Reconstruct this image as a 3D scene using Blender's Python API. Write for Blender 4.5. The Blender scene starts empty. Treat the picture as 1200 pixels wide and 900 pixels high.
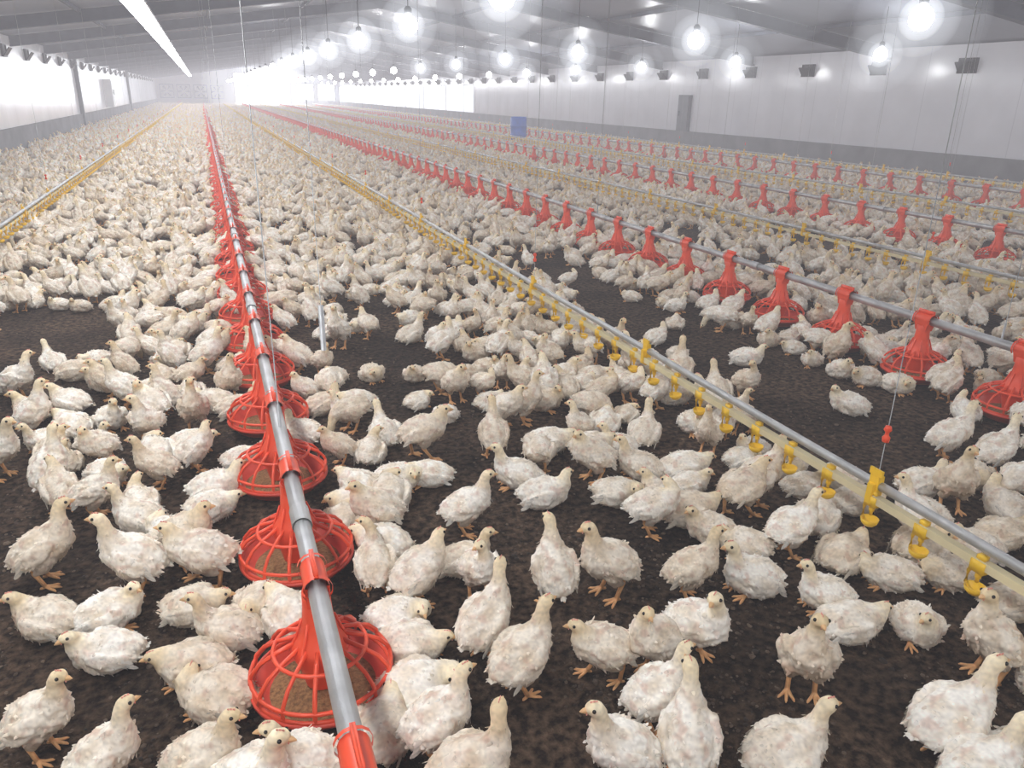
import bpy, bmesh, math, random
from mathutils import Vector, Matrix, noise
random.seed(7)
S = bpy.context.scene
S.view_settings.view_transform = 'Standard'
COL = S.collection
TH = math.radians(21.17); PI_ = math.radians(20.54); RO = math.radians(1.2); CH = 1.6
XL, XR, Y0, Y1, WH, XM, RH = -4.5, 15.0, -7.0, 96.0, 2.8, 5.2, 4.2

# ------------------------------------------------------------------ materials
def nmat(name):
    m = bpy.data.materials.new(name); m.use_nodes = True
    nt = m.node_tree
    return m, nt, nt.nodes['Principled BSDF']
def mat(name, col, rough=.5, metal=0, var=.12, scale=20, bump=0, bscale=60, spec=.5):
    m, nt, b = nmat(name)
    N = nt.nodes; L = nt.links
    tc = N.new('ShaderNodeTexCoord'); nz = N.new('ShaderNodeTexNoise')
    nz.inputs['Scale'].default_value = scale; nz.inputs['Detail'].default_value = 3
    L.new(tc.outputs['Object'], nz.inputs['Vector'])
    r = N.new('ShaderNodeValToRGB')
    r.color_ramp.elements[0].position = .3; r.color_ramp.elements[1].position = .7
    r.color_ramp.elements[0].color = (*[c*(1-var) for c in col], 1)
    r.color_ramp.elements[1].color = (*[min(1, c*(1+var)) for c in col], 1)
    L.new(nz.outputs['Fac'], r.inputs['Fac']); L.new(r.outputs['Color'], b.inputs['Base Color'])
    b.inputs['Roughness'].default_value = rough; b.inputs['Metallic'].default_value = metal
    b.inputs['Specular IOR Level'].default_value = spec
    if bump:
        n2 = N.new('ShaderNodeTexNoise'); n2.inputs['Scale'].default_value = bscale; n2.inputs['Detail'].default_value = 3
        L.new(tc.outputs['Object'], n2.inputs['Vector'])
        bp = N.new('ShaderNodeBump'); bp.inputs['Strength'].default_value = bump; bp.inputs['Distance'].default_value = .01
        L.new(n2.outputs['Fac'], bp.inputs['Height']); L.new(bp.outputs['Normal'], b.inputs['Normal'])
    return m
def emis(name, col, s):
    m, nt, b = nmat(name)
    b.inputs['Base Color'].default_value = (*col, 1)
    b.inputs['Emission Color'].default_value = (*col, 1); b.inputs['Emission Strength'].default_value = s
    return m
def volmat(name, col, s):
    """self-glowing volume that imitates lens bloom around a bright source"""
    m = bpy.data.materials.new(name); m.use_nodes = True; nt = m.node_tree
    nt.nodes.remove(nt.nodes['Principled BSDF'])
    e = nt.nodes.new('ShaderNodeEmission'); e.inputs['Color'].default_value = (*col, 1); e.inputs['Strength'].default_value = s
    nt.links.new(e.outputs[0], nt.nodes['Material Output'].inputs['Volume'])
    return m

M_galv = mat('galvanised_steel', (.50, .50, .50), .42, .6, .2, 9, .15, 200)
M_red = mat('red_plastic', (.86, .085, .03), .38, 0, .12, 8)
M_redb = mat('red_plastic_bowl', (.76, .08, .045), .45, 0, .15, 10)
M_feed = mat('feed_mash', (.34, .19, .08), .95, 0, .4, 90, 1, 150)
M_yel = mat('yellow_plastic', (.90, .55, .02), .4, 0, .1, 10)
M_cream = mat('cream_pvc', (.72, .62, .38), .5, 0, .12, 6)
M_wire = mat('steel_wire', (.45, .45, .45), .5, .6, .1, 5)
M_black = mat('black_plastic', (.015, .016, .02), .5, 0, .2, 5)
M_blue = mat('blue_drum_plastic', (.02, .12, .55), .4, 0, .15, 4)
M_conc = mat('grey_concrete', (.20, .20, .21), .85, 0, .18, 1.6, .4, 40)
M_ceilbeam = mat('rafter_steel', (.10, .11, .14), .6, .2, .15, 3)
M_cab = mat('grey_cabinet', (.14, .15, .17), .5, .2, .1, 3)
M_white = mat('white_enamel', (.75, .75, .76), .4, 0, .05, 3)
M_leg = mat('chicken_leg_skin', (.80, .42, .18), .6, 0, .15, 60)
M_beak = mat('chicken_beak', (.76, .46, .22), .5, 0, .1, 60)
M_eye = mat('chicken_eye', (.012, .008, .006), .12, 0, .05, 10)
M_comb = mat('chicken_comb', (.80, .36, .28), .6, 0, .15, 60)

def feather_mat():
    m, nt, b = nmat('chicken_feathers'); N = nt.nodes; L = nt.links
    at = N.new('ShaderNodeAttribute'); at.attribute_name = 'col'
    oi = N.new('ShaderNodeObjectInfo')
    r2 = N.new('ShaderNodeValToRGB'); e = r2.color_ramp.elements
    e[0].position = 0; e[0].color = (.84, .77, .68, 1); e[1].position = .75; e[1].color = (1, .985, .96, 1)
    L.new(oi.outputs['Random'], r2.inputs['Fac'])
    mx2 = N.new('ShaderNodeMix'); mx2.data_type = 'RGBA'; mx2.blend_type = 'MULTIPLY'; mx2.inputs[0].default_value = 1
    L.new(at.outputs['Color'], mx2.inputs[6]); L.new(r2.outputs['Color'], mx2.inputs[7])
    L.new(mx2.outputs[2], b.inputs['Base Color'])
    b.inputs['Roughness'].default_value = .9; b.inputs['Specular IOR Level'].default_value = .12
    return m
M_fe = feather_mat()

def floor_mat():
    m, nt, b = nmat('brown_litter'); N = nt.nodes; L = nt.links
    tc = N.new('ShaderNodeTexCoord')
    def nz(s, d):
        n = N.new('ShaderNodeTexNoise'); n.inputs['Scale'].default_value = s; n.inputs['Detail'].default_value = d
        L.new(tc.outputs['Object'], n.inputs['Vector']); return n
    a = nz(1.6, 4); c = nz(32, 8)
    r = N.new('ShaderNodeValToRGB'); e = r.color_ramp.elements
    e[0].position = .38; e[0].color = (.018, .012, .009, 1); e[1].position = .70; e[1].color = (.140, .094, .064, 1)
    L.new(c.outputs['Fac'], r.inputs['Fac'])
    r2 = N.new('ShaderNodeValToRGB'); e = r2.color_ramp.elements
    e[0].position = .36; e[0].color = (.46, .43, .41, 1); e[1].position = .62; e[1].color = (1.25, 1.17, 1.08, 1)
    L.new(a.outputs['Fac'], r2.inputs['Fac'])
    mx = N.new('ShaderNodeMix'); mx.data_type = 'RGBA'; mx.blend_type = 'MULTIPLY'; mx.inputs[0].default_value = 1
    L.new(r.outputs['Color'], mx.inputs[6]); L.new(r2.outputs['Color'], mx.inputs[7])
    L.new(mx.outputs[2], b.inputs['Base Color']); b.inputs['Roughness'].default_value = .95
    b.inputs['Specular IOR Level'].default_value = .2
    bp = N.new('ShaderNodeBump'); bp.inputs['Strength'].default_value = 1; bp.inputs['Distance'].default_value = .05
    L.new(c.outputs['Fac'], bp.inputs['Height']); L.new(bp.outputs['Normal'], b.inputs['Normal'])
    return m
M_floor = floor_mat()

def panel_mat(name, col, axis, pitch, rough, dirt=.12):
    """sheet panels: seams every `pitch` metres + faint streaks"""
    m, nt, b = nmat(name); N = nt.nodes; L = nt.links
    tc = N.new('ShaderNodeTexCoord'); sp = N.new('ShaderNodeSeparateXYZ'); L.new(tc.outputs['Object'], sp.inputs[0])
    dv = N.new('ShaderNodeMath'); dv.operation = 'DIVIDE'; L.new(sp.outputs[axis], dv.inputs[0]); dv.inputs[1].default_value = pitch
    fr = N.new('ShaderNodeMath'); fr.operation = 'FRACT'; L.new(dv.outputs[0], fr.inputs[0])
    r = N.new('ShaderNodeValToRGB'); e = r.color_ramp.elements
    e[0].position = 0; e[0].color = (.80, .80, .81, 1); e[1].position = .02; e[1].color = (1, 1, 1, 1)
    L.new(fr.outputs[0], r.inputs['Fac'])
    nz = N.new('ShaderNodeTexNoise'); nz.inputs['Scale'].default_value = .8; nz.inputs['Detail'].default_value = 3
    L.new(tc.outputs['Object'], nz.inputs['Vector'])
    r2 = N.new('ShaderNodeValToRGB'); e = r2.color_ramp.elements
    e[0].position = .3; e[0].color = (*[c*(1-dirt) for c in col], 1); e[1].position = .7; e[1].color = (*col, 1)
    L.new(nz.outputs['Fac'], r2.inputs['Fac'])
    mx = N.new('ShaderNodeMix'); mx.data_type = 'RGBA'; mx.blend_type = 'MULTIPLY'; mx.inputs[0].default_value = 1
    L.new(r2.outputs['Color'], mx.inputs[6]); L.new(r.outputs['Color'], mx.inputs[7])
    L.new(mx.outputs[2], b.inputs['Base Color']); b.inputs['Roughness'].default_value = rough
    bp = N.new('ShaderNodeBump'); bp.inputs['Strength'].default_value = .25; bp.inputs['Distance'].default_value = .02
    L.new(nz.outputs['Fac'], bp.inputs['Height']); L.new(bp.outputs['Normal'], b.inputs['Normal'])
    return m
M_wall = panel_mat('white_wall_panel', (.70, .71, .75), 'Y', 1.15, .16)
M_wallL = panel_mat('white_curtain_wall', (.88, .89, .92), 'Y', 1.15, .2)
M_endw = panel_mat('end_wall_panel', (.45, .46, .50), 'X', 1.15, .35)
M_ceil = panel_mat('ceiling_panel', (.25, .27, .32), 'Y', 1.15, .36)
M_tube = emis('led_strip_diffuser', (.93, .96, 1), 20)
M_bulb = emis('bulb_glass_lit', (.98, .985, 1), 62)
M_day = emis('daylight_translucent', (.9, .95, 1), 20)
M_cur = emis('translucent_curtain', (.88, .93, 1), .9)

# ------------------------------------------------------------------ helpers
def new_obj(name, me, parent=None, loc=None, col=None):
    o = bpy.data.objects.new(name, me); (col or COL).objects.link(o)
    if parent: o.parent = parent
    if loc is not None: o.location = loc
    return o
def empty(name, loc=(0, 0, 0)):
    o = bpy.data.objects.new(name, None); COL.objects.link(o); o.location = loc; o.empty_display_size = .2; return o
def bm_to_mesh(bm, name, mats, smooth=True):
    me = bpy.data.meshes.new(name); bm.normal_update(); bm.to_mesh(me); bm.free()
    for m in mats: me.materials.append(m)
    if smooth:
        for f in me.polygons: f.use_smooth = True
    return me
def box(bm, x0, x1, y0, y1, z0, z1, mi=0):
    v = [bm.verts.new(c) for c in [(x0,y0,z0),(x1,y0,z0),(x1,y1,z0),(x0,y1,z0),(x0,y0,z1),(x1,y0,z1),(x1,y1,z1),(x0,y1,z1)]]
    for q in [(3,2,1,0),(4,5,6,7),(0,1,5,4),(1,2,6,5),(2,3,7,6),(3,0,4,7)]:
        f = bm.faces.new([v[i] for i in q]); f.material_index = mi
def tube(bm, pts, rad, seg=10, mi=0, cap=True):
    pts = [Vector(q) for q in pts]; rs = rad if isinstance(rad, (list, tuple)) else [rad]*len(pts); rings = []
    up = Vector((0, 0, 1))
    for i, q in enumerate(pts):
        t = (pts[min(i+1, len(pts)-1)] - pts[max(i-1, 0)]).normalized()
        a = t.cross(up)
        if a.length < .05: a = t.cross(Vector((0, 1, 0)))
        a.normalize(); b = t.cross(a)
        rings.append([bm.verts.new(q + (a*math.cos(k*2*math.pi/seg) + b*math.sin(k*2*math.pi/seg))*rs[i]) for k in range(seg)])
    for i in range(len(rings)-1):
        for k in range(seg):
            f = bm.faces.new([rings[i][k], rings[i][(k+1) % seg], rings[i+1][(k+1) % seg], rings[i+1][k]]); f.material_index = mi
    if cap:
        for rg in (rings[0], rings[-1]):
            try: bm.faces.new(rg).material_index = mi
            except Exception: pass
def revolve(bm, prof, seg=28, mi=0, c=(0, 0, 0)):
    rings = []
    for r, z in prof:
        if r < 1e-5: rings.append([bm.verts.new((c[0], c[1], c[2]+z))])
        else: rings.append([bm.verts.new((c[0]+r*math.cos(k*2*math.pi/seg), c[1]+r*math.sin(k*2*math.pi/seg), c[2]+z)) for k in range(seg)])
    for a, b in zip(rings, rings[1:]):
        for k in range(seg):
            k2 = (k+1) % seg
            vs = [a[0], b[k2], b[k]] if len(a) == 1 else ([a[k], a[k2], b[0]] if len(b) == 1 else [a[k], a[k2], b[k2], b[k]])
            try: bm.faces.new(vs).material_index = mi
            except Exception: pass

# ------------------------------------------------------------------ chickens
def loft(bm, secs, seg=18):
    """secs: (pos, rw, rh, yaw)"""
    n = len(secs); rings = []
    for i, (q, rw, rh, yaw) in enumerate(secs):
        t = (secs[min(i+1, n-1)][0] - secs[max(i-1, 0)][0]).normalized()
        rt = Vector((math.cos(yaw), math.sin(yaw), 0)); rt = (rt - t*rt.dot(t)).normalized(); up = rt.cross(t)
        rings.append([bm.verts.new(q + rt*rw*math.cos(k*2*math.pi/seg) + up*rh*math.sin(k*2*math.pi/seg)) for k in range(seg)])
    for i in range(n-1):
        for k in range(seg): bm.faces.new([rings[i][k], rings[i][(k+1) % seg], rings[i+1][(k+1) % seg], rings[i+1][k]])
    bm.faces.new(rings[0]); bm.faces.new(rings[-1])

BODY = [(-.118,.014,.010,.008),(-.108,.010,.030,.022),(-.086,.006,.048,.041),(-.052,.000,.062,.059),(-.012,-.003,.068,.069),(.030,-.004,.067,.071),(.068,.004,.055,.062)]
NECKS = {
 'up':   [(.088,.026,.040,.045,0),(.099,.052,.0275,.031,.2),(.104,.074,.0220,.0240,.5),(.110,.094,.0210,.0220,.9),(.120,.107,.0235,.0230,1),(.135,.112,.0215,.0205,1),(.147,.109,.0135,.0140,1),(.152,.107,.006,.007,1)],
 'mid':  [(.088,.024,.043,.047,0),(.099,.042,.032,.035,.3),(.105,.056,.0250,.0265,.7),(.114,.069,.0240,.0235,1),(.129,.075,.0215,.0205,1),(.141,.072,.0135,.0140,1),(.146,.070,.006,.007,1)],
 'low':  [(.088,.014,.045,.049,0),(.106,.024,.035,.036,.4),(.119,.033,.0260,.0260,.9),(.134,.036,.0220,.0210,1),(.146,.032,.0135,.0140,1),(.151,.029,.006,.007,1)],
 'down': [(.092,-.004,.042,.044,0),(.116,-.028,.029,.030,.3),(.131,-.054,.0225,.0235,.8),(.138,-.078,.0225,.0230,1),(.145,-.095,.0215,.0205,1),(.154,-.107,.0135,.0140,1),(.158,-.113,.006,.007,1)],
}
def chicken(name, pitch=12, zc=.158, neck='up', yaw=0, legs='stand', seed=0, wide=1.0, droop=0):
    rnd = random.Random(seed)
    pr = math.radians(pitch); cp, sp = math.cos(pr), math.sin(pr)
    def bp(u, v, x=0): return Vector((x, u*cp - v*sp, zc + u*sp + v*cp))
    secs = [(bp(u, v), w*wide, h, 0) for u, v, w, h in BODY]
    NK = NECKS[neck]; base = bp(NK[0][0], NK[0][1])
    u0, v0 = NK[0][0], NK[0][1]
    f = .2 if neck != 'low' else .5
    cf, sf = math.cos(pr*f), math.sin(pr*f)
    for u, v, w, h, k in NK:
        dy, dz = u-u0, v-v0; y2, z2 = dy*cf - dz*sf, dy*sf + dz*cf
        a = math.radians(yaw)*k
        secs.append((base + Vector((-y2*math.sin(a), y2*math.cos(a), z2)), w, h, a))
    bm = bmesh.new(); loft(bm, secs)
    hY = math.radians(yaw); hp = secs[-3][0]; tip = secs[-1][0]; hd = (tip - secs[-4][0]).normalized()
    rt = Vector((math.cos(hY), math.sin(hY), 0)); hu = rt.cross(hd).normalized()
    for s in (-1, 1):
        dv = droop if s > 0 else 0
        W = [(.062,.018,.054,.004,.010),(.048,.012,.066,.012,.026),(.013,.002,.075,.015,.036),(-.030,-.004-dv*.4,.074,.014,.034),(-.068,-.006-dv*.7,.063,.010,.025),(-.094,-.008-dv,.048,.006,.013),(-.106,-.008-dv,.040,.003,.005)]
        loft(bm, [(bp(u, v, s*x*wide), w, h, 0) for u, v, x, w, h in W], 12)
        if legs != 'sit':
            fy = {'stand': (0, 0), 'walk': (.045*s, -.0)}[legs][0]
            hk = Vector((s*.036, -.028+fy*.6, .068 if legs == 'stand' or fy > 0 else .075))
            loft(bm, [(bp(-.005, -.012, s*.036), .033, .040, 0), (bp(.002, -.045, s*.041), .028, .034, 0), ((bp(-.005, -.07, s*.039)+hk)/2, .018, .022, 0), (hk, .010, .012, 0)], 12)
        else:
            loft(bm, [(bp(-.06, -.035, s*.045), .016, .018, 0), (bp(-.02, -.036, s*.054), .026, .026, 0), (bp(.03, -.038, s*.050), .026, .026, 0), (bp(.06, -.036, s*.042), .014, .016, 0)], 12)
    me0 = bpy.data.meshes.new('tmp'); bm.to_mesh(me0); bm.free()
    o = bpy.data.objects.new('tmp', me0); COL.objects.link(o)
    m = o.modifiers.new('r', 'REMESH'); m.mode = 'VOXEL'; m.voxel_size = .0050
    m = o.modifiers.new('s', 'SMOOTH'); m.factor = .5; m.iterations = 3
    bpy.context.view_layer.update()
    ev = o.evaluated_get(bpy.context.evaluated_depsgraph_get())
    me1 = bpy.data.meshes.new_from_object(ev); bpy.data.objects.remove(o)
    bm = bmesh.new(); bm.from_mesh(me1); bm.normal_update()
    off = Vector((seed*3.1, seed*1.7, 0))
    for v in bm.verts:
        dh = min((v.co - hp).length, (v.co - secs[-4][0]).length)
        k = min(1, max(0, (dh-.02)/.05))
        q = Vector((v.co.x*45, v.co.y*22, v.co.z*45)) + off
        q2 = v.co*85 + off
        v.co += v.normal*((noise.noise(q)*.0060 + noise.noise(q2)*.0036)*k)
    bm.normal_update()
    cl = bm.loops.layers.float_color.new('col')
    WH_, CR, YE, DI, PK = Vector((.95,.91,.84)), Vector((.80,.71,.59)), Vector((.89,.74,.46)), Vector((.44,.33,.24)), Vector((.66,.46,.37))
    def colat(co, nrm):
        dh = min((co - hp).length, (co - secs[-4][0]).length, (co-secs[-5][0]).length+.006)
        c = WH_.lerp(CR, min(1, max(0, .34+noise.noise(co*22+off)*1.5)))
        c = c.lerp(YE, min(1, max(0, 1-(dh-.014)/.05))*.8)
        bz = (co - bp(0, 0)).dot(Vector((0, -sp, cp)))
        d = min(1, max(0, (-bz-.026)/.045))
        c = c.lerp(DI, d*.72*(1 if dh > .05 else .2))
        s2 = noise.noise(co*34+off*2)
        if s2 > .20 and dh > .05: c = c.lerp(PK, min(1, (s2-.20)*3)*.55)
        c = c*(1+.22*noise.noise(co*110+off))
        return c
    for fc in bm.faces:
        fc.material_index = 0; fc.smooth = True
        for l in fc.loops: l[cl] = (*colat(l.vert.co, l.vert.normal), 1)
    def feather(b0, d, n, ln, wd, col, curl=.15):
        d = d.normalized(); s = d.cross(n).normalized(); n = s.cross(d).normalized()
        P = []
        for t, w in ((0, .45), (.45, 1), (.8, .8), (1, .15)):
            c = b0 + d*ln*t + n*(curl*ln*t*t); P.append((bm.verts.new(c - s*wd*w - n*wd*.25*w), bm.verts.new(c + n*wd*.12), bm.verts.new(c + s*wd*w - n*wd*.25*w)))
        for i, (a, b) in enumerate(zip(P, P[1:])):
            cc = col*(.78 if i == 0 else 1)
            for q in ([a[0], a[1], b[1], b[0]], [a[1], a[2], b[2], b[1]]):
                f_ = bm.faces.new(q); f_.smooth = True; f_.material_index = 0
                for l in f_.loops: l[cl] = (*cc, 1)
    body_verts = [(v.co.copy(), v.normal.copy()) for v in bm.verts if (v.co-hp).length > .055 and v.co.z > .075*(legs != 'sit')+.02]
    back = Vector((0, -cp, -sp))
    for co, nr in rnd.sample(body_verts, min(340, len(body_verts))):
        t = back - nr*back.dot(nr)
        if t.length < .2: t = Vector((rnd.uniform(-1, 1), 0, -1)); t -= nr*t.dot(nr)
        t.normalize(); t += nr*rnd.uniform(.02, .38) + Vector((rnd.uniform(-.4, .4), 0, rnd.uniform(-.4, .15)))
        c = colat(co, nr)*rnd.uniform(.86, 1.10)
        feather(co - nr*.003, t, nr, rnd.uniform(.012, .024), rnd.uniform(.0032, .0065), c, rnd.uniform(-.15, .25))
    for s in (-1, 1):   # wing quills
        dv = droop if s > 0 else 0
        for row, (n_, u1, v1, ln0) in enumerate(((9, -.016, .020, .044), (7, .012, .024, .028))):
            for i in range(n_):
                k = i/(n_-1)
                b0 = bp(u1-.043*k, v1-.036*k-dv*.5*k, s*(.083-.009*k)*wide)
                feather(b0, back + Vector((-s*.12, 0, -.25-.25*k + rnd.uniform(-.08, .08))), Vector((s, 0, .25)), ln0+.014*rnd.random(), .0068, WH_*(.70+.30*rnd.random()), -.04)
    for i in range(8):  # stubby tail
        a = (i-3.5)/3.5
        feather(bp(-.104, .010), Vector((a*.5, -cp, -.15-sp+rnd.uniform(-.15, .1))), Vector((a*.4, 0, 1)), .022+.010*rnd.random(), .0070, WH_*(.80+.18*rnd.random()), .1)
    nb = len(bm.faces)
    def cone(p0, p1, r0, r1, mi, seg=8):
        t = (p1-p0).normalized(); a = rt; b = t.cross(a).normalized(); rr = []
        for q, r in ((p0, r0), ((p0+p1)/2, (r0*.8+r1*.2)), (p1, r1)):
            rr.append([bm.verts.new(q + a*r*math.cos(k*2*math.pi/seg) + b*r*math.sin(k*2*math.pi/seg)) for k in range(seg)])
        for x, y in zip(rr, rr[1:]):
            for k in range(seg): bm.faces.new([x[k], x[(k+1) % seg], y[(k+1) % seg], y[k]]).material_index = mi
        bm.faces.new(rr[-1]).material_index = mi
    cone(tip - hd*.006 + hu*.001, tip + hd*.016 - hu*.003, .0080, .0016, 2)
    cone(tip - hd*.006 - hu*.003, tip + hd*.010 - hu*.006, .0062, .0014, 2)
    def ball(c, r, mi, sc=(1, 1, 1)):
        mm = Matrix.Translation(c) @ Matrix((rt, hd, hu)).transposed().to_4x4() @ Matrix.Diagonal((r*sc[0], r*sc[1], r*sc[2], 1))
        res = bmesh.ops.create_uvsphere(bm, u_segments=10, v_segments=7, radius=1, matrix=mm)
        for v in res['verts']:
            for f_ in v.link_faces: f_.material_index = mi
    for s in (-1, 1): ball(hp + rt*s*.0182 + hu*.0045, .0056, 3)
    for i, (a, h) in enumerate(((.004, .0045), (-.004, .0055), (-.012, .0042))):
        ball(hp + hd*a + hu*.0195, h, 4, (.35, .8, .8))
    for s in (-1, 1): ball(tip - hd*.004 - hu*.010 + rt*s*.004, .0034, 4, (.5, .7, 1))
    def limb(pts, rs): tube(bm, pts, rs, 7, 1)
    def foot(x, y, s):
        z = .006
        for a, ln in ((0, .050), (32, .044), (-32, .044), (180, .020)):
            ar = math.radians(a + s*4)
            d = Vector((math.sin(ar), math.cos(ar), 0))
            limb([Vector((x, y, z+.008)), Vector((x, y, z+.002)) + d*ln*.45, Vector((x, y, z)) + d*ln*.85, Vector((x, y, z-.003)) + d*ln], [.0068, .0053, .0045, .0018])
    if legs != 'sit':
        for s in (-1, 1):
            fy = .045*s if legs == 'walk' else .004*s
            hk = Vector((s*.036, -.028+fy*.6, .072)); ft = Vector((s*.038, -.002+fy, .012))
            limb([hk + Vector((0, 0, .012)), hk, hk.lerp(ft, .5), ft], [.0095, .0096, .0075, .0078]); foot(ft.x, ft.y, s)
    else:
        for s in (-1, 1):
            if rnd.random() < .6: foot(s*.035, .045 + .01*rnd.random(), s)
    for f_ in list(bm.faces)[nb:]:
        f_.smooth = True
        for l in f_.loops: l[cl] = (1, 1, 1, 1)
    return bm_to_mesh(bm, name, [M_fe, M_leg, M_beak, M_eye, M_comb])

V = {
 'SA': chicken('chicken_stand_alert', 24, .154, 'up', 0, 'stand', 1),
 'SB': chicken('chicken_stand_glance', 30, .156, 'up', 25, 'stand', 21),
 'SL': chicken('chicken_stand_left', 20, .154, 'up', 65, 'stand', 2, 1, .012),
 'SR': chicken('chicken_stand_right', 24, .154, 'up', -60, 'stand', 3),
 'SU': chicken('chicken_upright', 42, .162, 'up', 12, 'stand', 4, .95),
 'SW': chicken('chicken_walk', 14, .154, 'mid', -10, 'walk', 5),
 'SM': chicken('chicken_stand_relaxed', 26, .152, 'mid', 25, 'stand', 6, 1, .015),
 'SD': chicken('chicken_peck', -8, .146, 'down', 10, 'stand', 7),
 'SP': chicken('chicken_preen', 16, .152, 'mid', 125, 'stand', 12),
 'TE': chicken('chicken_sit_alert', 14, .074, 'up', 0, 'sit', 8, 1.06),
 'TL': chicken('chicken_sit_mid', 10, .072, 'mid', 40, 'sit', 9, 1.08, .015),
 'TR': chicken('chicken_sit_turned', 11, .072, 'mid', -50, 'sit', 10, 1.08),
 'TT': chicken('chicken_sit_tucked', 6, .070, 'low', 15, 'sit', 11, 1.1),
 'TU': chicken('chicken_sit_dozing', 3, .068, 'low', -70, 'sit', 13, 1.12, .02),
}

# ------------------------------------------------------------------ instancer
def instancer(name, pts, col, parent=None):
    """pts: (x,y,z,rx,ry,rz,scale,idx)"""
    me = bpy.data.meshes.new(name); me.from_pydata([q[:3] for q in pts], [], [])
    a = me.attributes.new('rot', 'FLOAT_VECTOR', 'POINT'); a.data.foreach_set('vector', [c for q in pts for c in q[3:6]])
    a = me.attributes.new('scl', 'FLOAT', 'POINT'); a.data.foreach_set('value', [q[6] for q in pts])
    a = me.attributes.new('vid', 'INT', 'POINT'); a.data.foreach_set('value', [q[7] for q in pts])
    o = new_obj(name, me, parent)
    ng = bpy.data.node_groups.new(name+'_nodes', 'GeometryNodeTree')
    ng.interface.new_socket('Geometry', in_out='INPUT', socket_type='NodeSocketGeometry')
    ng.interface.new_socket('Geometry', in_out='OUTPUT', socket_type='NodeSocketGeometry')
    N = ng.nodes; L = ng.links
    gi = N.new('NodeGroupInput'); go = N.new('NodeGroupOutput'); ip = N.new('GeometryNodeInstanceOnPoints')
    ci = N.new('GeometryNodeCollectionInfo'); ci.inputs['Collection'].default_value = col
    ci.inputs['Separate Children'].default_value = True; ci.inputs['Reset Children'].default_value = True
    def at(nm, t):
        n = N.new('GeometryNodeInputNamedAttribute'); n.data_type = t; n.inputs['Name'].default_value = nm
        return n.outputs['Attribute']
    e = N.new('FunctionNodeEulerToRotation'); L.new(at('rot', 'FLOAT_VECTOR'), e.inputs[0])
    L.new(gi.outputs[0], ip.inputs['Points']); L.new(ci.outputs[0], ip.inputs['Instance'])
    ip.inputs['Pick Instance'].default_value = True
    L.new(at('vid', 'INT'), ip.inputs['Instance Index']); L.new(e.outputs[0], ip.inputs['Rotation']); L.new(at('scl', 'FLOAT'), ip.inputs['Scale'])
    L.new(ip.outputs[0], go.inputs[0])
    o.modifiers.new('instances', 'NODES').node_group = ng
    return o
def coll(name, meshes):
    c = bpy.data.collections.new(name)
    for i, me in enumerate(meshes):
        c.objects.link(bpy.data.objects.new('%s_%02d' % (name, i), me))
    return c

# ------------------------------------------------------------------ room shell
bm = bmesh.new(); box(bm, XL-.3, XR+.3, Y0-.3, Y1+.3, -.2, 0)
new_obj('floor', bm_to_mesh(bm, 'floor', [M_floor], False))
def wall_side(name, x0, x1, side):
    bm = bmesh.new(); box(bm, x0, x1, Y0-.2, Y1+.2, 0, WH)
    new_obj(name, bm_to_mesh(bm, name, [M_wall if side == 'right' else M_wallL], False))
    bm = bmesh.new()
    if side == 'right': box(bm, x0-.06, x0+.001, Y0, Y1, 0, .62)
    else: box(bm, x1-.001, x1+.06, Y0, Y1, 0, .62)
    new_obj('baseboard_'+side, bm_to_mesh(bm, 'curb', [M_conc], False))
wall_side('wall_right', XR, XR+.2, 'right'); wall_side('wall_left', XL-.2, XL, 'left')
for nm, y0, y1 in (('wall_back', Y0-.2, Y0), ('wall_end', Y1, Y1+.2)):
    bm = bmesh.new()
    pr = [(XL-.2, 0), (XR+.2, 0), (XR+.2, WH+.02), (XM, RH+.05), (XL-.2, WH+.02)]
    a = [bm.verts.new((x, y0, z)) for x, z in pr]; b = [bm.verts.new((x, y1, z)) for x, z in pr]
    bm.faces.new(a); bm.faces.new(list(reversed(b)))
    for i in range(5): bm.faces.new([a[i], b[i], b[(i+1) % 5], a[(i+1) % 5]])
    bmesh.ops.recalc_face_normals(bm, faces=bm.faces)
    new_obj(nm, bm_to_mesh(bm, nm, [M_endw], False))
bm = bmesh.new()
pr = [(XL-.25, WH), (XM, RH), (XR+.25, WH), (XR+.25, WH+.15), (XM, RH+.15), (XL-.25, WH+.15)]
a = [bm.verts.new((x, Y0-.25, z)) for x, z in pr]; b = [bm.verts.new((x, Y1+.25, z)) for x, z in pr]
for i in range(6): bm.faces.new([a[i], b[i], b[(i+1) % 6], a[(i+1) % 6]])
for q in ((0, 1, 4, 5), (1, 2, 3, 4)):
    bm.faces.new([a[i] for i in q]); bm.faces.new([b[i] for i in reversed(q)])
bmesh.ops.recalc_face_normals(bm, faces=bm.faces)
new_obj('ceiling', bm_to_mesh(bm, 'ceiling', [M_ceil], False))
def ceil_z(x): return RH - (RH-WH)*abs(x-XM)/((XM-XL) if x < XM else (XR-XM))
bm = bmesh.new()
y = -5.0
while y < Y1-1:
    for xa, xb in ((XL, XM), (XM, XR)):
        za, zb = ceil_z(xa), ceil_z(xb)
        for (d0, d1, hw) in ((0.0, .24, .02), (.22, .245, .08)):
            v = []
            for x, z in ((xa, za), (xb, zb)):
                for yy in (y-hw, y+hw):
                    v.append(bm.verts.new((x, yy, z-d0+.01))); v.append(bm.verts.new((x, yy, z-d1)))
            for q in ((0, 1, 3, 2), (4, 6, 7, 5), (0, 4, 5, 1), (2, 3, 7, 6), (0, 2, 6, 4), (1, 5, 7, 3)): bm.faces.new([v[i] for i in q])
    y += 5.0
bmesh.ops.recalc_face_normals(bm, faces=bm.faces)
new_obj('trim_rafters', bm_to_mesh(bm, 'rafters', [M_ceilbeam], False))
bm = bmesh.new()
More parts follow.
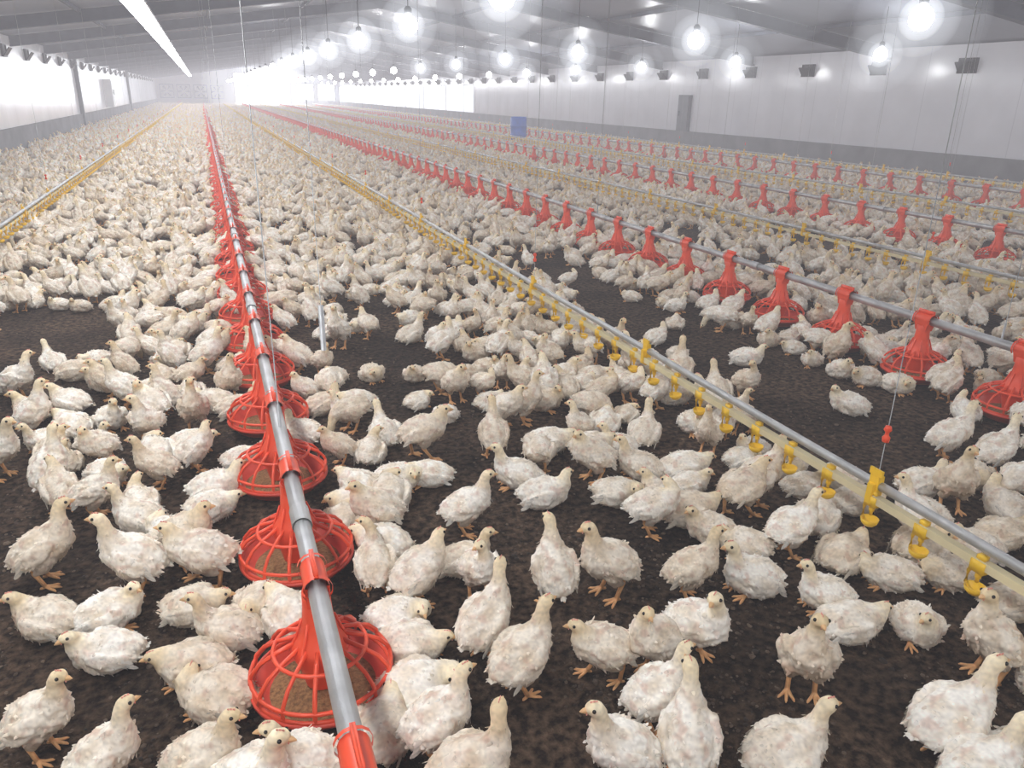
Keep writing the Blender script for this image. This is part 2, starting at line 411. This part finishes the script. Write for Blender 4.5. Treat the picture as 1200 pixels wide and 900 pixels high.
for x in (-2.2, .4, 2.9, 7.5, 10, 12.6):
    z = ceil_z(x); box(bm, x-.03, x+.03, Y0, Y1, z-.07, z+.01)
new_obj('trim_purlins', bm_to_mesh(bm, 'purlins', [M_ceilbeam], False))

# ------------------------------------------------------------------ feeder lines
def pan_mesh():
    bm = bmesh.new()
    revolve(bm, [(0, .004), (.125, .004), (.160, .018), (.184, .050), (.198, .056), (.198, .068), (.180, .066), (.162, .034), (.120, .014), (0, .012)], 36, 1)
    revolve(bm, [(.150, .026), (.10, .036), (.05, .045), (0, .05)], 24, 2)
    ns = 14
    for i in range(ns):
        a = i*2*math.pi/ns; c, s = math.cos(a), math.sin(a)
        tube(bm, [(r*c, r*s, z) for r, z in ((.190, .060), (.193, .084), (.187, .114), (.162, .144), (.120, .168), (.060, .192))], [.0062, .0062, .0062, .0062, .0064, .007], 6, 0)
    for r, z in ((.188, .070), (.191, .100), (.126, .166)):
        tube(bm, [(r*math.cos(k*2*math.pi/32), r*math.sin(k*2*math.pi/32), z) for k in range(33)], .0062, 6, 0, False)
    revolve(bm, [(.046, .050), (.060, .110), (.078, .158), (.076, .182), (.062, .204), (.050, .228), (.043, .258), (.039, .300), (.038, .345), (.034, .350), (.033, .29), (.038, .24)], 26, 0)
    for i in range(8):
        a = i*math.pi/4; c, s = math.cos(a), math.sin(a)
        tube(bm, [(.082*c, .082*s, .165), (.062*c, .062*s, .210), (.044*c, .044*s, .262)], .004, 5, 0)
    seg = 10
    for y0, y1, r in ((-.055, .055, .033), (-.062, -.052, .040), (.052, .062, .040)):
        rings = []
        for y in (y0, y1):
            rings.append([bm.verts.new((r*math.cos(math.pi*(k/seg)*1.5-math.pi*.25), y, .385+r*math.sin(math.pi*(k/seg)*1.5-math.pi*.25))) for k in range(seg+1)])
        for k in range(seg): bm.faces.new([rings[0][k], rings[0][k+1], rings[1][k+1], rings[1][k]])
    for s in (-1, 1):
        v = [bm.verts.new(q) for q in ((s*.032, -.055, .385), (s*.032, .055, .385), (s*.026, .035, .315), (s*.026, -.035, .315))]
        bm.faces.new(v)
        v = [bm.verts.new(q) for q in ((-.033, s*.055, .39), (.033, s*.055, .39), (.028, s*.036, .315), (-.028, s*.036, .315))]
        bm.faces.new(v)
        box(bm, s*.003-.003, s*.003+.003, -.055, .055, .415, .440)
    return bm_to_mesh(bm, 'feeder_pan', [M_red, M_redb, M_feed])
C_pan = coll('feeder_pan_parts', [pan_mesh()])
FX = [.145, 3.95, 7.75, 11.55]; PSP = .65; PYS = [1.80, 2.0, 1.9, 1.9]
DX = [-1.95, 2.08, 5.85, 9.7, 13.4]
for x, PY0 in zip(FX, PYS):
    e = empty('feeder_line', (x, 0, 0))
    bm = bmesh.new(); tube(bm, [(0, Y0+.5, .385), (0, 30, .385), (0, Y1-3, .385)], .0255, 16)
    y = PY0 + .33
    while y < 40:
        tube(bm, [(0, y-.05, .385), (0, y+.05, .385)], .030, 14); y += PSP*4
    new_obj('auger_pipe', bm_to_mesh(bm, 'auger_pipe', [M_galv]), e)
    n = int((Y1-4-PY0)/PSP); ys = [PY0 + PSP*k for k in range(-11, n)]
    instancer('feeder_pans', [(0, y, .004, 0, 0, 0, 1, 0) for y in ys], C_pan, e)
    bm = bmesh.new(); y = -2.1; cz = ceil_z(x)
    while y < Y1-5:
        tube(bm, [(0, y, .40), (0, y, cz)], .0022, 5)
        tube(bm, [(0, y, .41), (0, y, .50)], .006, 6); y += 4.9
    new_obj('suspension_cables', bm_to_mesh(bm, 'cables', [M_wire]), e)
bm = bmesh.new(); tube(bm, [(0, 0, .44), (0, 0, .66)], .013, 10); tube(bm, [(0, 0, .66), (0, 0, ceil_z(.2))], .0018, 5)
new_obj('feeder_line_height_weight', bm_to_mesh(bm, 'weight', [M_galv]), None, (.42, 3.6, 0))

# ------------------------------------------------------------------ drinker lines
def cup_mesh():
    bm = bmesh.new()
    box(bm, -.019, .019, -.024, .024, .262, .300)
    box(bm, -.010, .010, -.014, .014, .300, .318)
    revolve(bm, [(0, .262), (.010, .262), (.010, .240), (.006, .236), (.006, .222), (0, .222)], 10)
    tube(bm, [(0, .018, .270), (0, .034, .245), (0, .034, .205), (0, .020, .190), (0, 0, .186)], [.007, .0065, .006, .0065, .007], 7)
    revolve(bm, [(0, .180), (.018, .181), (.028, .192), (.032, .208), (.029, .208), (.024, .194), (0, .188)], 16)
    return bm_to_mesh(bm, 'drinker_cup', [M_yel])
def clip_mesh():
    bm = bmesh.new()
    box(bm, -.006, .020, -.020, .020, .262, .375); box(bm, -.020, .030, -.012, .012, .270, .345)
    box(bm, -.004, .004, -.028, .028, .375, .400)
    return bm_to_mesh(bm, 'pipe_clip', [M_yel], False)
C_cup = coll('drinker_cup_parts', [cup_mesh()]); C_clip = coll('drinker_clip_parts', [clip_mesh()])
def ratchet(bm, y, z0):
    revolve(bm, [(0, z0), (.012, z0+.004), (.014, z0+.02), (.007, z0+.028), (.007, z0+.04), (.014, z0+.048), (.010, z0+.062), (0, z0+.066)], 10, 1, (.010, y, 0))
for x in DX:
    e = empty('drinker_line', (x, 0, 0))
    bm = bmesh.new(); box(bm, -.014, .014, Y0+.5, Y1-3, .276, .304)
    new_obj('water_pipe', bm_to_mesh(bm, 'water_pipe', [M_cream], False), e)
    bm = bmesh.new(); tube(bm, [(.012, Y0+.5, .338), (.012, 30, .338), (.012, Y1-3, .338)], .0165, 12)
    new_obj('support_tube', bm_to_mesh(bm, 'support_tube', [M_galv]), e)
    n = int((Y1-4+6)/.215)
    instancer('drinker_cups', [(0, 1.36-6.45+.215*k, 0, 0, 0, 0, 1, 0) for k in range(n)], C_cup, e)
    ys = [1.80-4.8+1.6*k for k in range(int((Y1-3)/1.6))]
    instancer('pipe_clips', [(0, y, 0, 0, 0, 0, 1, 0) for y in ys], C_clip, e)
    bm = bmesh.new(); cz = ceil_z(x)
    for y in ys[1::2]:
        tube(bm, [(.010, y, .39), (.010, y, cz)], .0016, 5); ratchet(bm, y, .50)
    new_obj('suspension_cables', bm_to_mesh(bm, 'cables', [M_wire, M_red]), e)

# ------------------------------------------------------------------ lamps
BR = .125
def lamp_mesh(zb, zc):
    bm = bmesh.new()
    revolve(bm, [(0, -BR)] + [(BR*math.sin(a), -BR*math.cos(a)) for a in [math.pi*k/7 for k in range(1, 7)]] + [(0, BR)], 12, 0)
    revolve(bm, [(0, BR+.002), (.05, BR+.004), (.052, BR+.07), (.026, BR+.10), (0, BR+.10)], 12, 1)
    tube(bm, [(0, 0, BR+.09), (0, 0, zc-zb)], .006, 6, 1)
    return bm_to_mesh(bm, 'hanging_bulb', [M_bulb, M_black])
def glow(r, m, nm, sc=(1, 1, 1)):
    bm = bmesh.new(); bmesh.ops.create_uvsphere(bm, u_segments=24, v_segments=14, radius=r)
    for v in bm.verts: v.co = Vector((v.co.x*sc[0], v.co.y*sc[1], v.co.z*sc[2]))
    return bm_to_mesh(bm, nm, [m])
GL = [glow(r, volmat('bloom_halo_%d' % i, (.90, .94, 1), s), 'bloom_halo_%d' % i) for i, (r, s) in enumerate(((.22, 1.1), (.38, .38), (.66, .10)))]  # added glowing spheres, imitating lens bloom around each bulb
for x, zb, y0, sp in ((2.65, 2.45, 3.7, 3.6), (7.15, 2.45, 2.6, 4.2), (11.8, 2.45, 3.2, 4.4)):
    me = lamp_mesh(zb, ceil_z(x)); y = y0 - 2*sp
    while y < 90:
        o = new_obj('hanging_light_bulb', me, None, (x, y, zb))
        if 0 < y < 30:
            for g in GL: new_obj('bloom_halo', g, o)
        y += sp
bm = bmesh.new(); y = -6
while y < 90:
    box(bm, -.15, .15, y, y+7.8, .0, .03, 0); box(bm, -.17, .17, y-.02, y+7.82, .03, .08, 1)
    for q in (.5, 4, 7.4): tube(bm, [(0, y+q, .07), (0, y+q, ceil_z(-.85)-2.85)], .004, 5, 1)
    y += 8
new_obj('led_strip_light', bm_to_mesh(bm, 'led_strip', [M_tube, M_white], False), None, (-.85, 0, 2.85))

# ------------------------------------------------------------------ wall equipment
def inlet():
    bm = bmesh.new()
    box(bm, -.22, .22, -.03, .03, .12, .15, 0); box(bm, -.22, .22, -.03, .03, -.15, -.12, 0)
    box(bm, -.22, -.19, -.03, .03, -.15, .15, 0); box(bm, .19, .22, -.03, .03, -.15, .15, 0)
    box(bm, -.19, .19, .0, .02, -.12, .12, 0)
    v = [bm.verts.new(q) for q in ((-.2, -.03, -.12), (.2, -.03, -.12), (.2, -.16, .06), (-.2, -.16, .06))]
    w = [bm.verts.new(Vector(q.co)+Vector((0, .012, .012))) for q in v]
    bm.faces.new(v); bm.faces.new(list(reversed(w)))
    for i in range(4): bm.faces.new([v[i], w[i], w[(i+1) % 4], v[(i+1) % 4]])
    return bm_to_mesh(bm, 'air_inlet', [M_black], False)
me = inlet()
for k in range(34):
    o = new_obj('wall_air_inlet', me, None, (XR-.035, 5.6+2.4*k, 2.38)); o.rotation_euler = (0, 0, -math.pi/2)
    if k < 30:
        o = new_obj('wall_air_inlet', me, None, (XL+.035, 6.5+2.9*k, 2.42)); o.rotation_euler = (0, 0, math.pi/2)
bm = bmesh.new(); box(bm, -.08, -.002, -.35, .35, .62, 1.75); box(bm, -.10, -.08, -.30, .30, .68, 1.70); box(bm, -.13, -.10, .2, .24, 1.1, 1.25)
new_obj('grey_wall_cabinet', bm_to_mesh(bm, 'cab', [M_cab], False), None, (XR, 23.3, 0))
bm = bmesh.new(); box(bm, .002, .14, -.12, .12, 0, WH)
mc = bm_to_mesh(bm, 'column', [M_cab], False)
for y in (36, 60): new_obj('trim_column', mc, None, (XL, y, 0))
bm = bmesh.new(); box(bm, 0, .35, -.6, .6, .7, 2.0); box(bm, .35, .37, -.52, .52, .78, 1.92); tube(bm, [(.37, 0, 1.4), (.42, 0, 1.4)], .12, 12)
new_obj('white_control_box', bm_to_mesh(bm, 'ctrl', [M_white], False), None, (XL+.005, 46, 0))
bm = bmesh.new()
revolve(bm, [(0, 0), (.27, 0), (.29, .02), (.29, .28), (.305, .30), (.305, .32), (.29, .34), (.29, .58), (.305, .60), (.305, .62), (.29, .64), (.29, .88), (.27, .92), (.25, .92), (.25, .90), (0, .90)], 32)
new_obj('blue_drum', bm_to_mesh(bm, 'drum', [M_blue]), None, (10.5, 27.0, 0))
def panel(nm, x0, x1, z0, z1, m):
    bm = bmesh.new(); box(bm, x0, x1, Y1-.05, Y1-.005, z0, z1, 0)
    for q in ((x0-.1, x0, z0, z1+.1), (x1, x1+.1, z0, z1+.1), (x0, x1, z1, z1+.1)): box(bm, q[0], q[1], Y1-.08, Y1-.005, q[2], q[3], 1)
    return new_obj(nm, bm_to_mesh(bm, nm, [m, M_cab], False))
panel('door_1', 3.6, 9.4, 0, 3.4, M_day)
panel('window_1', 10.2, 12.0, .8, 2.4, M_day); panel('window_2', 12.6, 14.4, .8, 2.4, M_day)
hz = empty('door_bloom_halos', (6.6, Y1-8, 2.2))  # added glowing ellipsoids that imitate bloom in front of the bright end door
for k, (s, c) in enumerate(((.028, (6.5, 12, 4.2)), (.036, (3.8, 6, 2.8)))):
    new_obj('bloom_halo', glow(1, volmat('door_bloom_%d' % k, (.9, .94, 1), s), 'door_bloom', c), hz)
bm = bmesh.new(); y = 46
while y < 93:
    box(bm, XR-.03, XR-.005, y, y+5.6, .66, 2.15, 0)
    box(bm, XR-.05, XR-.005, y+5.6, y+5.75, .62, 2.2, 1); y += 5.75
box(bm, XR-.05, XR-.005, 46, 92, 2.15, 2.2, 1)
new_obj('window_3', bm_to_mesh(bm, 'curtain', [M_cur, M_white], False))
def fan():
    bm = bmesh.new()
    box(bm, -.7, .7, 0, .1, -.7, -.62); box(bm, -.7, .7, 0, .1, .62, .7); box(bm, -.7, -.62, 0, .1, -.62, .62); box(bm, .62, .7, 0, .1, -.62, .62)
    for i in range(6):
        a = i*math.pi/3; c, s = math.cos(a), math.sin(a)
        v = [bm.verts.new(q) for q in ((.1*c, .02, .1*s), (.6*c-.12*s, .06, .6*s+.12*c), (.6*c+.12*s, .01, .6*s-.12*c))]; bm.faces.new(v)
    return bm_to_mesh(bm, 'fan', [M_cab], False)
me = fan()
for x in (-3.4, -1.7, 0, 1.7): new_obj('exhaust_fan', me, None, (x, Y1-.12, 1.4))

# ------------------------------------------------------------------ hero chickens (surveyed floor positions, cm)
A = """-55 182 SA 0;-39 163 SB 20;-17 156 SA 10;-6 144 SA 0;6 146 SA 190;24 160 TT 90;38 148 SB 5;41 130 SL 20;-19 198 TT 190;-13 183 TU 170;-43 213 TL 185;-62 235 TL 175;-45 232 TR 10;-37 249 SA 190;-67 264 SB 30;-75 331 SU 80;-56 307 SA 20;-39 291 TE 185;-16 246 SW 190;-27 275 TU 160;-7 213 TE 200;4 227 TT 270;8 212 TT 120;36 168 TU 30;41 188 TT 350;40 199 TU 20;38 222 SL 120;50 212 SM 20;78 249 SA 10;69 224 TE 0;70 208 SR 280;62 179 SB 60;67 162 SA 30;93 197 SU 100;112 194 SA 200;92 159 SW 190;110 156 SL 230;119 157 SR 300;137 184 SB 0;161 180 TE 185;143 134 SU 265;178 162 TE 190;175 152 TT 350;195 142 TR 270;200 121 SU 200;235 140 TT 0"""
heroes = [[int(a)/100, int(b)/100, c, int(d)] for a, b, c, d in (s.split() for s in A.split(';'))]
B = "361102356090377092320114279123296138295120311309312278315259337306279318276292257291475199388195401181410167114482146427107400119431101357515237509195241272227257248291187297345251354295367268364229369207346225392227436212432174453169471173"
BP = "SA 15;SA 20;TT 0;TE 15;SA 195;SB 10;SU 80;SU 90;TE 180;TL 0;TT 0;SW 0;TT 180;TU 0;SU 270;SA 0;TT 20;TU 180;TT 0;SA 180;SU 30;TL 180;SA 0;SB 0;SD 200;TT 200;TU 90;TT 160;TT 0;TU 0;TT 10;TE 180;TT 0;TL 170;SP 10;SW 20;TT 0;TU 20;TL 180;TT 10".split(';')
for i, s in enumerate(BP):
    c, d = s.split(); heroes.append([int(B[i*6:i*6+3])/100-2, int(B[i*6+3:i*6+6])/100, c, int(d)])
heroes += [[a, b, c, d] for a, b, c, d in ((-.20, 2.27, 'TT', 10), (-.22, 2.62, 'SM', 350), (-.12, 3.02, 'TL', 0), (.45, 2.42, 'TT', 180), (.44, 2.60, 'SM', 190), (.52, 2.82, 'TU', 100), (1.45, 2.72, 'SM', 200), (1.62, 2.40, 'TL', 150), (1.85, 2.62, 'TT', 0), (1.98, 2.30, 'SB', 20), (1.70, 2.05, 'TU', 170), (2.10, 2.05, 'TT', 60), (2.45, 2.30, 'TT', 200), (2.75, 2.15, 'TL', 0), (2.30, 1.62, 'TU', 190))]
for it in range(40):
    for i, a in enumerate(heroes):
        for b in heroes[i+1:]:
            dx, dy = b[0]-a[0], b[1]-a[1]; d = math.hypot(dx, dy) or 1e-3
            if d < .145:
                k = (.145-d)/2/d; a[0] -= dx*k; a[1] -= dy*k; b[0] += dx*k; b[1] += dy*k
        for fx, PY0 in zip(FX[:2], PYS):
            py = PY0 + PSP*round((a[1]-PY0)/PSP); dx, dy = a[0]-fx, a[1]-py; d = math.hypot(dx, dy) or 1e-3
            if d < .27: a[0] += dx*(.27-d)/d; a[1] += dy*(.27-d)/d
def heading(phi):
    a = math.radians(phi); hx = math.cos(a)*math.cos(TH) + math.sin(a)*math.sin(TH); hy = -math.cos(a)*math.sin(TH) + math.sin(a)*math.cos(TH)
    return math.atan2(-hx, hy)
for x, y, k, d in heroes:
    o = new_obj('broiler_chicken', V[k], None, (x, y, 0)); o.rotation_euler = (0, 0, heading(d)+random.uniform(-.25, .25))
    s = random.uniform(.84, .98); o.scale = (s*random.uniform(.94, 1.06), s*random.uniform(.95, 1.04), s*random.uniform(.95, 1.03))

# ------------------------------------------------------------------ flock
KEYS = sorted(V.keys()); C_ch = coll('chicken_poses', [V[k] for k in KEYS]); IDX = {k: i for i, k in enumerate(KEYS)}
weights = {'SA': 6, 'SB': 5, 'SL': 5, 'SR': 5, 'SU': 7, 'SW': 5, 'SM': 8, 'SD': 4, 'SP': 4, 'TE': 12, 'TL': 14, 'TR': 13, 'TT': 16, 'TU': 14}
ks = list(weights); ws = [weights[k] for k in ks]
# trodden bare patches of litter: (x, y, rx, ry)
BARE = [(-1.25, 5.7, .55, .8), (-2.6, 4.6, .5, .7), (2.95, 4.3, .42, 1.3), (3.0, 6.6, .35, .8), (3.1, 2.9, .5, .6), (-1.1, 3.2, .35, .5), (1.15, 3.0, .35, .4), (-3.2, 8.0, .5, .7), (6.7, 7.4, .4, 1.0), (1.0, 4.6, .22, .3)]
fl = []; cell = .150; grid = {}
def ok(x, y, r):
    gx, gy = int(x//.3), int(y//.3)
    for i in (-1, 0, 1):
        for j in (-1, 0, 1):
            for q in grid.get((gx+i, gy+j), ()):
                if (q[0]-x)**2 + (q[1]-y)**2 < r*r: return False
    return True
def add(x, y): grid.setdefault((int(x//.3), int(y//.3)), []).append((x, y))
for h in heroes: add(h[0], h[1])
y = Y0+.6
while y < Y1-.5:
    x = XL+.2
    while x < XR-.2:
        px, py = x+random.uniform(-.07, .07), y+random.uniform(-.07, .07)
        x += cell
        dist = math.hypot(px, py)
        ang = math.degrees(math.atan2(px, py))
        infov = abs(ang-21.2) < 40
        if dist < .8: continue
        if infov and dist < 3.05 and py > 0: continue
        dens = .84 + noise.noise(Vector((px*.85, py*.65, 11)))*1.15
        df = min(abs(px-f) for f in FX); dd = min(abs(px-f) for f in DX)
        if df < .55: dens += .25
        if dd < .5: dens += .3
        if py < 7: dens -= .30*(7-py)/5
        if py > 10: dens += .4
        for bx, by, rx, ry in BARE:
            q = ((px-bx)/rx)**2 + ((py-by)/ry)**2
            if q < 1.6: dens -= 1.3*(1.6-q)
        if random.random() > max(.05, dens): continue
        bad = False
        for f, PY0 in zip(FX, PYS):
            if abs(px-f) < .24:
                yy = PY0 + PSP*round((py-PY0)/PSP)
                if math.hypot(px-f, py-yy) < .235: bad = True
        if bad: continue
        if not ok(px, py, .128): continue
        add(px, py)
        k = random.choices(ks, ws)[0]
        rz = random.uniform(0, 2*math.pi)
        if df < .42 and random.random() < .6:
            f = min(FX, key=lambda q: abs(px-q)); rz = math.atan2(-(f-px), random.uniform(-.15, .15)); k = random.choice(['SD', 'SM', 'TL', 'TT', 'SW'])
        fl.append((px, py, 0, random.uniform(-.05, .05), random.uniform(-.05, .05), rz, random.uniform(.70, .92), IDX[k]))
    y += cell
instancer('chicken_flock', fl, C_ch)

def crumb(s):
    bm = bmesh.new(); bmesh.ops.create_icosphere(bm, subdivisions=1, radius=1)
    for v in bm.verts: v.co *= random.uniform(.6, 1.15)
    for v in bm.verts: v.co.z *= .55
    return bm_to_mesh(bm, 'crumb', [mat('litter_crumb_%d' % s, [(.075, .050, .034), (.14, .097, .066), (.032, .022, .016)][s], .95, 0, .3, 3)], True)
C_cr = coll('litter_crumb_parts', [crumb(i) for i in range(3)])
cr = []
for i in range(34000):
    d = random.uniform(.7, 2.6)**2; a = math.radians(21 + random.uniform(-46, 46))
    x, y = d*math.sin(a), d*math.cos(a)
    if not (XL+.1 < x < XR-.1): continue
    if noise.noise(Vector((x*2.2, y*2.2, 5))) < random.uniform(-.35, .25): continue
    cr.append((x, y, 0.001, 0, 0, random.uniform(0, 6), random.uniform(.002, .0090)*(2.0 if random.random() < .08 else 1), random.choice([0, 0, 1, 2])))
instancer('litter_crumbs', cr, C_cr)

# ------------------------------------------------------------------ dusty air
w = bpy.data.worlds.new('dusty_air'); S.world = w; w.use_nodes = True; nt = w.node_tree
nt.nodes['Background'].inputs['Strength'].default_value = 0
va = nt.nodes.new('ShaderNodeVolumeAbsorption'); va.inputs['Color'].default_value = (0, 0, 0, 1); va.inputs['Density'].default_value = .010
ve = nt.nodes.new('ShaderNodeEmission'); ve.inputs['Color'].default_value = (.90, .87, .93, 1); ve.inputs['Strength'].default_value = .010  # haze glows by itself, standing in for lamp light scattered by dust
ad = nt.nodes.new('ShaderNodeAddShader'); nt.links.new(va.outputs[0], ad.inputs[0]); nt.links.new(ve.outputs[0], ad.inputs[1])
nt.links.new(ad.outputs[0], nt.nodes['World Output'].inputs['Volume'])

# ------------------------------------------------------------------ camera
cd = bpy.data.cameras.new('camera'); cd.lens = 27; cd.sensor_width = 36; cd.clip_start = .05; cd.clip_end = 300
cam = bpy.data.objects.new('camera', cd); COL.objects.link(cam)
R = Vector((math.cos(TH), -math.sin(TH), 0)); Fh = Vector((math.sin(TH), math.cos(TH), 0)); Z = Vector((0, 0, 1))
F = Fh*math.cos(PI_) - Z*math.sin(PI_); U = Fh*math.sin(PI_) + Z*math.cos(PI_)
R2 = R*math.cos(RO) + U*math.sin(RO); U2 = U*math.cos(RO) - R*math.sin(RO)
M = Matrix((R2, U2, -F)).transposed().to_4x4(); M.translation = Vector((0, 0, CH)); cam.matrix_world = M
S.camera = cam
